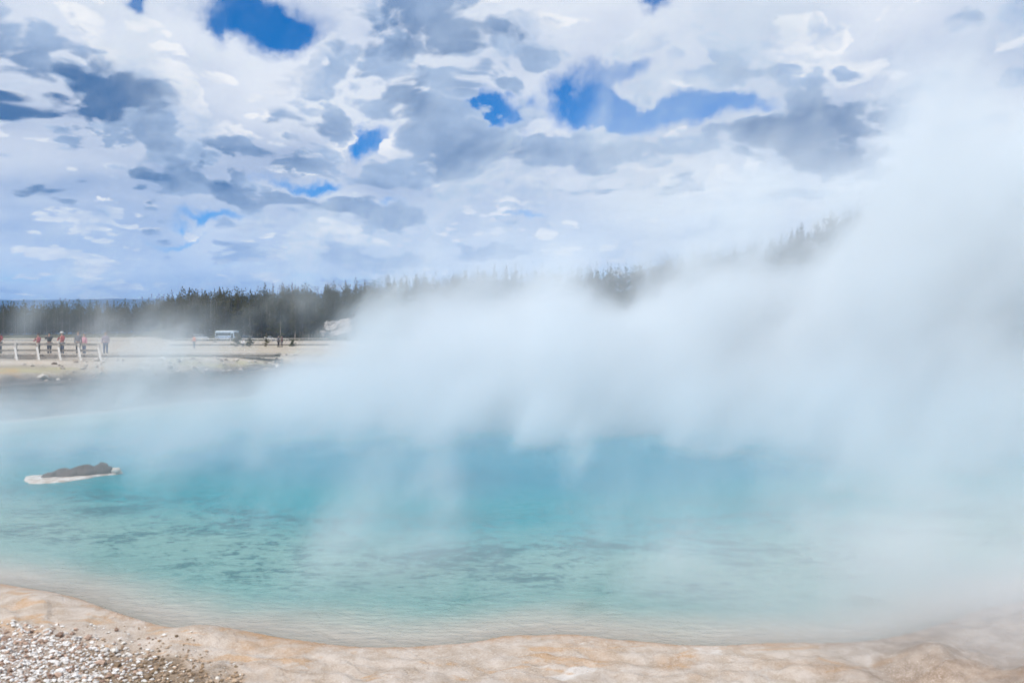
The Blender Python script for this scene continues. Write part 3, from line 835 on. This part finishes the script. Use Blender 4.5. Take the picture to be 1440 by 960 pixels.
brown = sst(ppx + 60 * fbm(ppx * .02, ppy * .02, 3), 80, 260)
sel = rng.random(len(pp)) < brown
P3 = np.stack([pp[:, 0], pp[:, 1], zz + sz * .35], -1)
M_gw = stone_mat('white_gravel', [(0, (.64, .60, .56)), (.35, (.78, .75, .72)), (.68, (.48, .34, .26)), (.85, (.30, .20, .15))])
M_gb = stone_mat('brown_gravel', [(0, (.36, .25, .16)), (.35, (.24, .17, .11)), (.6, (.48, .36, .26)), (.85, (.72, .68, .62))])
stones('gravel', P3[~sel], sz[~sel], M_gw, 'white sinter gravel on the near bank', 'gravel')
stones('gravel', P3[sel], sz[sel] * .8, M_gb, 'brown gravel beside the white gravel on the near bank', 'gravel')
# rubble along the far rim
pts, siz = [], []
while len(pts) < 1500:
    px = rng.uniform(-40, 470); y = rng.uniform(44, 78); x = (px - 720) / F * y
    pts.append((x, y))
pp = np.array(pts); s_ = sdist(pp[:, 0], pp[:, 1]); zz = height(pp[:, 0], pp[:, 1], s_)
k_ = (s_ > .8) & (s_ < 1.5 + 7 * rng.random(len(pp)) ** 2)
pp, zz = pp[k_], zz[k_]; sz = rng.uniform(.05, .20, len(pp)) * (1 + 1.0 * (rng.random(len(pp)) > .92))
M_rub = stone_mat('rim_rubble', [(0, (.50, .45, .40)), (.4, (.30, .24, .20)), (.6, (.62, .57, .52)), (.85, (.16, .12, .10))])
stones('rubble', np.stack([pp[:, 0], pp[:, 1], zz + sz * .25], -1), sz, M_rub, 'broken pale and brown rubble along the far crater rim', 'rubble')

# pale rock slope in the wood
oc = at(475, 452, 332)
root = empty('rock_outcrop', (oc.x, 332, ground_z(oc.x, 332))); tag(root, 'pale bare rock slope in a gap of the forest', 'rock')
M_pale = rock_mat('pale_outcrop_rock', (.20, .18, .165), (.46, .42, .39), .6)
for i in range(34):
    u, w = random.random(), random.random()
    x = -6.5 + 12.5 * u; z = 1.2 + 5.2 * w + (u - .5) * 2.2
    bm = bmesh.new(); s = random.uniform(.6, 1.7)
    rock_bm(bm, (0, 0, 0), (s * 1.3, s, s * .7), 40 + i, 1, .6)
    o = bm_obj('boulder', bm, M_pale, root); o.location = (x, 1.8 * z - 4, z); o.rotation_euler = (random.random(), random.random(), random.random() * 6)
v = []; f = []
for j in range(9):
    for i in range(15):
        u, w = i / 14, j / 8
        v.append((-6.2 + 12 * u + .6 * math.sin(j * 1.9), 1.8 * (6.4 * w) - 4, .2 + 6.6 * w + (u - .5) * 2.2 + random.uniform(-.3, .3)))
for j in range(8):
    for i in range(14): f.append((j * 15 + i, j * 15 + i + 1, (j + 1) * 15 + i + 1, (j + 1) * 15 + i))
o = pydata('scree_face', v, f, M_pale, root); so_ = o.modifiers.new('solid', 'SOLIDIFY'); so_.thickness = 3.0; so_.offset = -1

# ------------------------------------------------------------------ trees
def needle_mat(name, a, c):
    m, t, b = material(name)
    oi = X(t, t.nodes.new('ShaderNodeObjectInfo').outputs['Random'])
    n = noise(t, geo(t), .55, 4, .7)
    k = (n * .8 + oi * .45 - .1).ss(.2, .8)
    cc = mixc(t, k, a, c); t.links.new(cc.k, b.inputs['Base Color'])
    b.inputs['Roughness'].default_value = .75; b.inputs['Specular IOR Level'].default_value = .15
    tl = t.nodes.new('ShaderNodeBsdfTranslucent'); t.links.new(cc.k, tl.inputs[0])
    mx = t.nodes.new('ShaderNodeMixShader'); mx.inputs[0].default_value = .35
    t.links.new(b.outputs[0], mx.inputs[1]); t.links.new(tl.outputs[0], mx.inputs[2])
    t.links.new(mx.outputs[0], t.nodes['Material Output'].inputs['Surface'])
    return m
M_needle = needle_mat('pine_needles', (.045, .048, .010), (.120, .105, .022))
M_needle_y = needle_mat('young_pine_needles', (.055, .065, .014), (.12, .11, .025))
M_bark = plain('pale_pine_bark', (.30, .25, .21), .9, .35, 1.5)
def pine(h, r, bare, seed, tiers, per, full=1.0):
    rd = random.Random(seed)
    tv, tf = [], []; lean = (rd.uniform(-.02, .02), rd.uniform(-.02, .02)); n = 7
    for k in range(6):
        z = h * .97 * k / 5; rr_ = .012 * h * (1 - .85 * k / 5) + .02
        for j in range(n): tv.append((lean[0] * z + rr_ * math.cos(j * 6.283 / n), lean[1] * z + rr_ * math.sin(j * 6.283 / n), z))
    for k in range(5):
        for j in range(n): tf.append((k * n + j, k * n + (j + 1) % n, (k + 1) * n + (j + 1) % n, (k + 1) * n + j))
    for _ in range(5):                                             # dead stubs below the crown
        z = h * rd.uniform(bare * .4, bare); a = rd.random() * 6.28; L = r * rd.uniform(.3, .7); i = len(tv)
        tv += [(0, 0, z), (0, 0, z + .06), (math.cos(a) * L, math.sin(a) * L, z + L * .15)]; tf.append((i, i + 1, i + 2))
    cv, cf = [], []
    def tri(p, d, L, w):
        i = len(cv); side = Vector((-d.y, d.x, rd.uniform(-.35, .35))).normalized() * w
        cv.extend([p - side * .35, p + d * L * .55 - side + Vector((0, 0, rd.uniform(-.1, .1) * L)), p + d * L, p + d * L * .55 + side])
        cf.append((i, i + 1, i + 2, i + 3))
    for k in range(tiers):
        u = k / (tiers - 1); z0 = h * (bare + (1 - bare) * u)
        env = r * (1 - u) ** .75 * (.35 + .65 * min(1, u * 5 + .35)) + .06 * r
        for j in range(per):
            if rd.random() > full * (.92 if u > .15 else .6): continue
            a = rd.random() * 6.283; L = env * rd.uniform(.55, 1.25); z = z0 + rd.uniform(-.5, .5) * h * (1 - bare) / tiers
            d = Vector((math.cos(a), math.sin(a), rd.uniform(-.32, .30) + .25 * u)).normalized()
            p0 = Vector((lean[0] * z, lean[1] * z, z))
            for q in (.15, .5, .8):
                p = p0 + d * L * q
                for s in (-1, 1):
                    b_ = a + s * rd.uniform(.25, .9)
                    dd = Vector((math.cos(b_), math.sin(b_), d.z + rd.uniform(-.4, .4))).normalized()
                    tri(p, dd, L * rd.uniform(.45, .75), L * rd.uniform(.24, .40))
    p = Vector((lean[0] * h, lean[1] * h, h * .94))
    for j in range(5):
        a = j * 1.26; tri(p, Vector((math.cos(a) * .3, math.sin(a) * .3, 1)).normalized(), h * .06, h * .010)
    def mk(nm, v, f, m):
        me = bpy.data.meshes.new(nm); me.from_pydata([tuple(x) for x in v], [], f); me.materials.append(m); return me
    return mk('trunk', tv, tf, M_bark), cv, cf
kinds = []
for i, (h, r, bare) in enumerate([(15, 2.0, .24), (17, 2.1, .34), (13, 2.0, .14), (16, 1.7, .42), (12, 2.3, .08), (18, 2.1, .28)]):
    tme, cv, cf = pine(h, r, bare * .8, i, 22, 8)
    cme = bpy.data.meshes.new('crown'); cme.from_pydata([tuple(x) for x in cv], [], cf); cme.materials.append(M_needle)
    kinds.append((tme, cme, np.array([tuple(x) for x in cv]), np.array(cf)))
low = []
for i in range(4):
    _, cv, cf = pine(14.5 + i, 2.7, .10, 50 + i, 13, 4)
    low.append((np.array([tuple(x) for x in cv]), np.array(cf)))
spots = []
def try_spot(px, Y, mind):
    x = (px - 720) / F * Y
    for q in spots[-900:]:
        if (q[0] - x) ** 2 + (q[1] - Y) ** 2 < mind * mind: return
    spots.append((x, Y, px))
rs = random.Random(3)
outx = oc.x
while len(spots) < 2500:
    px = rs.uniform(-60, 1330) if rs.random() < .72 else rs.uniform(-60, 700)
    Y = 306 + 190 * rs.random() ** 1.15
    x = (px - 720) / F * Y
    if abs(px - 474) < 24 and Y < 352: continue
    if px > 700 and Y < 330: Y += 25
    if px < 235 and Y < 385: Y = 385 + rs.random() * 60
    try_spot(px, Y, 2.6)
# the 300 that show largest: the front edge where steam leaves it in view, and the skyline
def score(s):
    x, Y, px = s
    vis = 1.0 if px < 690 else (.9 if 835 < px < 905 or 930 < px < 1160 or 1215 < px < 1250 else .15)
    sky_ = 1.0 if Y > 425 else 0.0; front = 1.0 if Y < 345 else 0.0
    return vis * (1 + .8 * sky_ + .9 * front) + rs.random() * .5
spots.sort(key=score, reverse=True)
for i, (x, Y, px) in enumerate(spots[:298]):
    kd = rs.randrange(6); tme, cme, _, _ = kinds[kd]
    o = empty('pine_tree', (x, Y, ground_z(x, Y) - .15), rs.random() * 6.28)
    s = rs.uniform(.88, 1.06); o.scale = (s * rs.uniform(.9, 1.15),) * 2 + (s,)
    look = ('conical pine', 'tall bare-trunked pine', 'shortish low-crowned pine',
            'narrow pine with long bare trunk', 'short broad bushy pine', 'very tall pointed pine')[kd]
    where = 'behind the people at the fence' if px < 190 else 'behind the coach' if px < 365 else \
        'beside the pale rock slope' if px < 520 else 'uphill of the pale rock slope'
    if 835 < px < 905: lab, g = look + ' in the gap of the dense steam', 'pines in the steam gap'
    elif px > 690: lab, g = look + ' on the hillside above the dense steam', 'pines above the steam on the hill'
    elif Y > 425: lab, g = look + ' on the ridge ' + where, 'pines along the ridge skyline'
    elif Y < 345: lab, g = look + ' at the forest front ' + where, 'pines along the forest edge'
    else: lab, g = look + ' mid forest ' + where, 'pines inside the forest'
    tag(o, lab, 'tree', g)
    link(bpy.data.objects.new('trunk', tme), o); link(bpy.data.objects.new('crown', cme), o)
V, Fc = [], []; k = 0; TV, TF = [], []; tk_ = 0
rest = spots[298:]
rz_ = height(np.array([s[0] for s in rest]), np.array([s[1] for s in rest]))
for (x, Y, px), z in zip(rest, rz_):
    bv, bf = low[rs.randrange(4)]; a = rs.random() * 6.28; s = rs.uniform(.75, 1.1)
    rot = np.array([[math.cos(a), -math.sin(a), 0], [math.sin(a), math.cos(a), 0], [0, 0, 1]]) * s
    V.append(bv @ rot.T + (x, Y, z - .2)); Fc.append(bf + k); k += len(bv)
    q = np.array([(math.cos(j * 2.094) * w, math.sin(j * 2.094) * w, zz) for zz, w in ((0, .17), (13.5, .04)) for j in range(3)]) * (s, s, s)
    TV.append(q + (x, Y, z - .2)); TF.append(np.array([[0, 1, 4, 3], [1, 2, 5, 4], [2, 0, 3, 5]]) + tk_); tk_ += 6
def big(nm, V, Fc, m, parent):
    me = bpy.data.meshes.new(nm); V = np.concatenate(V); Fc = np.concatenate(Fc)
    me = grid_mesh(nm, V, Fc); me.shade_flat()
    return mesh_obj(nm, me, m, parent)
root = empty('forest', (0, 380, 0)); tag(root, 'dense dark pine forest filling the slope behind the single pines', 'forest', kind='stuff')
o = big('crown', V, Fc, M_needle, root); o.location = (0, -380, 0); tag(o, kind='stuff')
o = big('trunk', TV, TF, M_bark, root); o.location = (0, -380, 0); tag(o, kind='stuff')
# young pines and shrubs standing out on the plain
for px, Y, h, r, bare, full, lab in [
        (394, 126, 4.4, .75, .35, .7, 'slender yellowish young pine with two people beside it'),
        (374, 128, 2.2, .55, .1, .9, 'small bushy pine beside the far boardwalk rail'),
        (351, 124, 1.7, .7, .05, 1, 'low olive shrub beside the crouching person in white'),
        (333, 126, 2.3, .8, .05, 1, 'round olive bush between the coach and the crouching person'),
        (411, 130, 1.2, .6, .02, 1, 'low dark shrub on the plain beyond the slender young pine'),
        (447, 190, 3.6, .6, .3, .8, 'yellowish young pine below the pale rock slope'),
        (302, 200, 3.0, .9, .05, 1, 'bushy young pine standing before the silver van')]:
    tme, cv, cf = pine(h, r, bare, int(px), 11, 6, full)
    cme = bpy.data.meshes.new('crown'); cme.from_pydata([tuple(x) for x in cv], [], cf); cme.materials.append(M_needle_y)
    p = plain_at(px, Y); o = empty('young_pine', p); tag(o, lab, 'tree' if h > 2 else 'shrub')
    link(bpy.data.objects.new('trunk', tme), o); link(bpy.data.objects.new('crown', cme), o)

# ------------------------------------------------------------------ steam rising off the water (one volume grid, computed once)
PUFFS = [  # photo x, y, distance, radii in photo pixels (x, y) and metres in depth, weight
    (1000, 570, 46, 620, 150, 18, .95), (700, 570, 46, 330, 125, 15, .75), (500, 585, 42, 170, 80, 10, .40),
    (1260, 470, 46, 330, 260, 18, .80), (1430, 350, 44, 230, 280, 16, .72), (1350, 680, 30, 300, 190, 12, .45),
    (1440, 800, 19, 190, 190, 6, .45), (900, 430, 50, 190, 90, 10, .30), (745, 420, 50, 150, 90, 10, .36),
    (1150, 420, 48, 170, 90, 10, .30), (600, 470, 48, 130, 60, 8, .30), (190, 550, 43, 70, 90, 6, .42),
    (230, 480, 45, 75, 50, 6, .36), (130, 470, 45, 50, 45, 6, .18),
    (875, 405, 50, 42, 60, 14, -.50), (1085, 365, 50, 70, 45, 12, -.35), (985, 380, 50, 40, 30, 12, -.25),
    (1230, 290, 48, 30, 26, 12, -.25), (420, 480, 46, 90, 60, 9, -.15),
]
THIN = [  # thin veils hanging over and behind the dense bank
    (960, 385, 52, 300, 80, 14, 1.0), (1180, 330, 50, 300, 140, 14, .8), (690, 425, 52, 100, 50, 10, .7),
    (190, 520, 45, 70, 85, 5, 1.2), (250, 470, 46, 60, 38, 5, .9), (130, 465, 46, 45, 35, 5, .5),
    (880, 400, 51, 38, 60, 18, -1.1), (1090, 350, 50, 75, 40, 18, -.8), (980, 365, 50, 60, 30, 16, -.5), (1400, 200, 46, 190, 120, 14, .45)]
WINDOWS = [  # clear windows in the low steam: photo x, y on the water, radii in photo pixels across and metres in depth, weight
    (480, 675, 110, 4.0, .6), (730, 700, 85, 6.0, .75), (940, 700, 80, 6.0, 1.0), (1085, 690, 60, 4.0, .45),
    (80, 745, 150, 4.0, .30), (330, 830, 130, 2.6, .25), (1050, 815, 60, 2.2, .25), (1250, 745, 110, 3.0, .22),
    (220, 790, 120, 2.5, .15), (900, 870, 150, 1.8, -.35), (1350, 880, 260, 3.0, -.55), (560, 850, 160, 2.5, -.25), (1150, 830, 120, 2.5, -.2),
    (620, 730, 50, 3.5, -.15), (850, 690, 60, 5.0, -.16), (1015, 720, 40, 5.0, -.14), (610, 690, 70, 5.0, -.12), (200, 620, 260, 6.0, -.10), (50, 582, 130, 7.0, .60), (275, 565, 70, 7.0, .5)]
def build_steam():
    lo, hi, vox = Vector((-34, 8.8, -2.75)), Vector((46, 72, 24)), 0.24
    ng = bpy.data.node_groups.new('steam_field', 'GeometryNodeTree')
    ng.interface.new_socket('Geometry', in_out='INPUT', socket_type='NodeSocketGeometry')
    ng.interface.new_socket('Geometry', in_out='OUTPUT', socket_type='NodeSocketGeometry')
    t = ng; out = t.nodes.new('NodeGroupOutput')
    P = X(t, t.nodes.new('GeometryNodeInputPosition').outputs[0])
    x, y, z = sep(t, P)
    h = z - WATER
    lean = xyz(t, x - h * .45, y, h * .75)
    n1 = noise(t, lean, .13, 5.0, .55, .5)
    n2 = noise(t, vmath(t, 'ADD', lean, (31, 7, 3)), .42, 4.0, .55, .4)
    n3 = noise(t, vmath(t, 'MULTIPLY', lean, (.50, .26, .13)), 1.0, 4.0, .55, .5)    # upright streamers
    wx_, wy_, wz_ = x + (n1 - .5) * 7.0, y, z + (n2 - .5) * 2.0
    mac = None
    for px, py, D, rx, ry, rd, w in PUFFS:
        c = at(px, py, D)
        u = (wx_ - c.x) * (F / (rx * D)); v = (wz_ - c.z) * (F / (ry * D)); s = (wy_ - c.y) * (1.0 / rd)
        g = (1.0 - (u * u + v * v + s * s) * .5).m('MAXIMUM', 0.0)
        g = g * g * w
        mac = g if mac is None else mac + g
    n5 = noise(t, vmath(t, 'ADD', lean, (3, 71, 13)), 1.05, 3.0, .55, .3)
    turb = (n1 - .5) * 3.2 + (n2 - .5) * 1.9 + (n5 - .5) * .8
    dense = (mac + turb * h.ss(0.0, 4.0, .30, .72)).ss(.20, 1.15) * 0.27 * h.ss(-.2, 2.6, .28, 1.0)
    thin = None
    for px, py, D, rx, ry, rd, w in THIN:
        c = at(px, py, D)
        u = (wx_ - c.x) * (F / (rx * D)); v = (wz_ - c.z) * (F / (ry * D)); s = (wy_ - c.y) * (1.0 / rd)
        g = ((u * u + v * v + s * s) * -1.0).m('EXPONENT') * w
        thin = g if thin is None else thin + g
    dense = dense + thin.m('MAXIMUM', 0.0) * (.42 + turb * .9).clamp() * .11
    # thin layer hugging the water, torn into streamers
    hug = h.ss(0.0, 3.4, 1.0, 0.0) * h.ss(-.05, .15)
    tear = (n3 - .5) * 2.0 + (n2 - .5) * 1.0 + (n5 - .5) * .5
    gain = x.ss(-12, 9, .70, 1.8) * y.ss(12, 30, .95, 1.15)
    win = None
    for px, py, rx, rd, w in WINDOWS:
        D = (EYE - WATER) * F / (py - HOR); c = at(px, py, D)
        u = (x + (n1 - .5) * 4.0 + h * .2 - c.x) * (F / (rx * D)); s = (y + (n2 - .5) * 3.0 - c.y) * (1.0 / rd)
        g = ((u * u + s * s) * -1.0).m('EXPONENT') * w
        win = g if win is None else win + g
    sheet = (tear + .10 - win).ss(-.05, .45) * hug * gain * 0.17
    edge = (y + x.ss(0, 6) * 3.4).ss(10.8, 14.0)
    rho = (dense + sheet + hug * (.014 + y.ss(17, 30) * .028)) * edge
    rho = rho * h.ss(-.05, .02)
    rho = (rho - .002).m('MAXIMUM', 0.0)
    vc = t.nodes.new('GeometryNodeVolumeCube')
    t.links.new(rho.k, vc.inputs['Density'])
    vc.inputs['Min'].default_value = lo; vc.inputs['Max'].default_value = hi
    for k, nm in enumerate(('Resolution X', 'Resolution Y', 'Resolution Z')):
        vc.inputs[nm].default_value = int((hi[k] - lo[k]) / vox)
    sm = t.nodes.new('GeometryNodeSetMaterial')
    m = bpy.data.materials.new('steam'); m.use_nodes = True
    mt = m.node_tree; mt.nodes.clear()
    pv = mt.nodes.new('ShaderNodeVolumePrincipled')
    pv.inputs['Color'].default_value = (.93, .972, 1, 1); pv.inputs['Density'].default_value = 1.0
    pv.inputs['Anisotropy'].default_value = -0.1
    mo = mt.nodes.new('ShaderNodeOutputMaterial'); mt.links.new(pv.outputs[0], mo.inputs['Volume'])
    sm.inputs['Material'].default_value = m
    t.links.new(vc.outputs[0], sm.inputs[0]); t.links.new(sm.outputs[0], out.inputs[0])
    me = bpy.data.meshes.new('steam')
    o = link(bpy.data.objects.new('steam', me))
    me.materials.append(m)
    o.modifiers.new('steam', 'NODES').node_group = ng
    tag(o, 'white steam billowing off the turquoise hot spring', 'steam', kind='stuff')
if DO_STEAM: build_steam()

# ------------------------------------------------------------------ air
if DO_HAZE:
    bm = bmesh.new(); box(bm, (-1500, 5000, 188.5), (19000, 13500, 389))
    m = bpy.data.materials.new('air'); m.use_nodes = True; m.node_tree.nodes.clear()
    pv = m.node_tree.nodes.new('ShaderNodeVolumePrincipled')
    pv.inputs['Color'].default_value = (.32, .58, 1, 1); pv.inputs['Density'].default_value = 9e-5
    mo = m.node_tree.nodes.new('ShaderNodeOutputMaterial')
    m.node_tree.links.new(pv.outputs[0], mo.inputs['Volume'])
    tag(bm_obj('haze', bm, m), 'thin blue air over the basin and the far plateau', 'haze', kind='stuff')
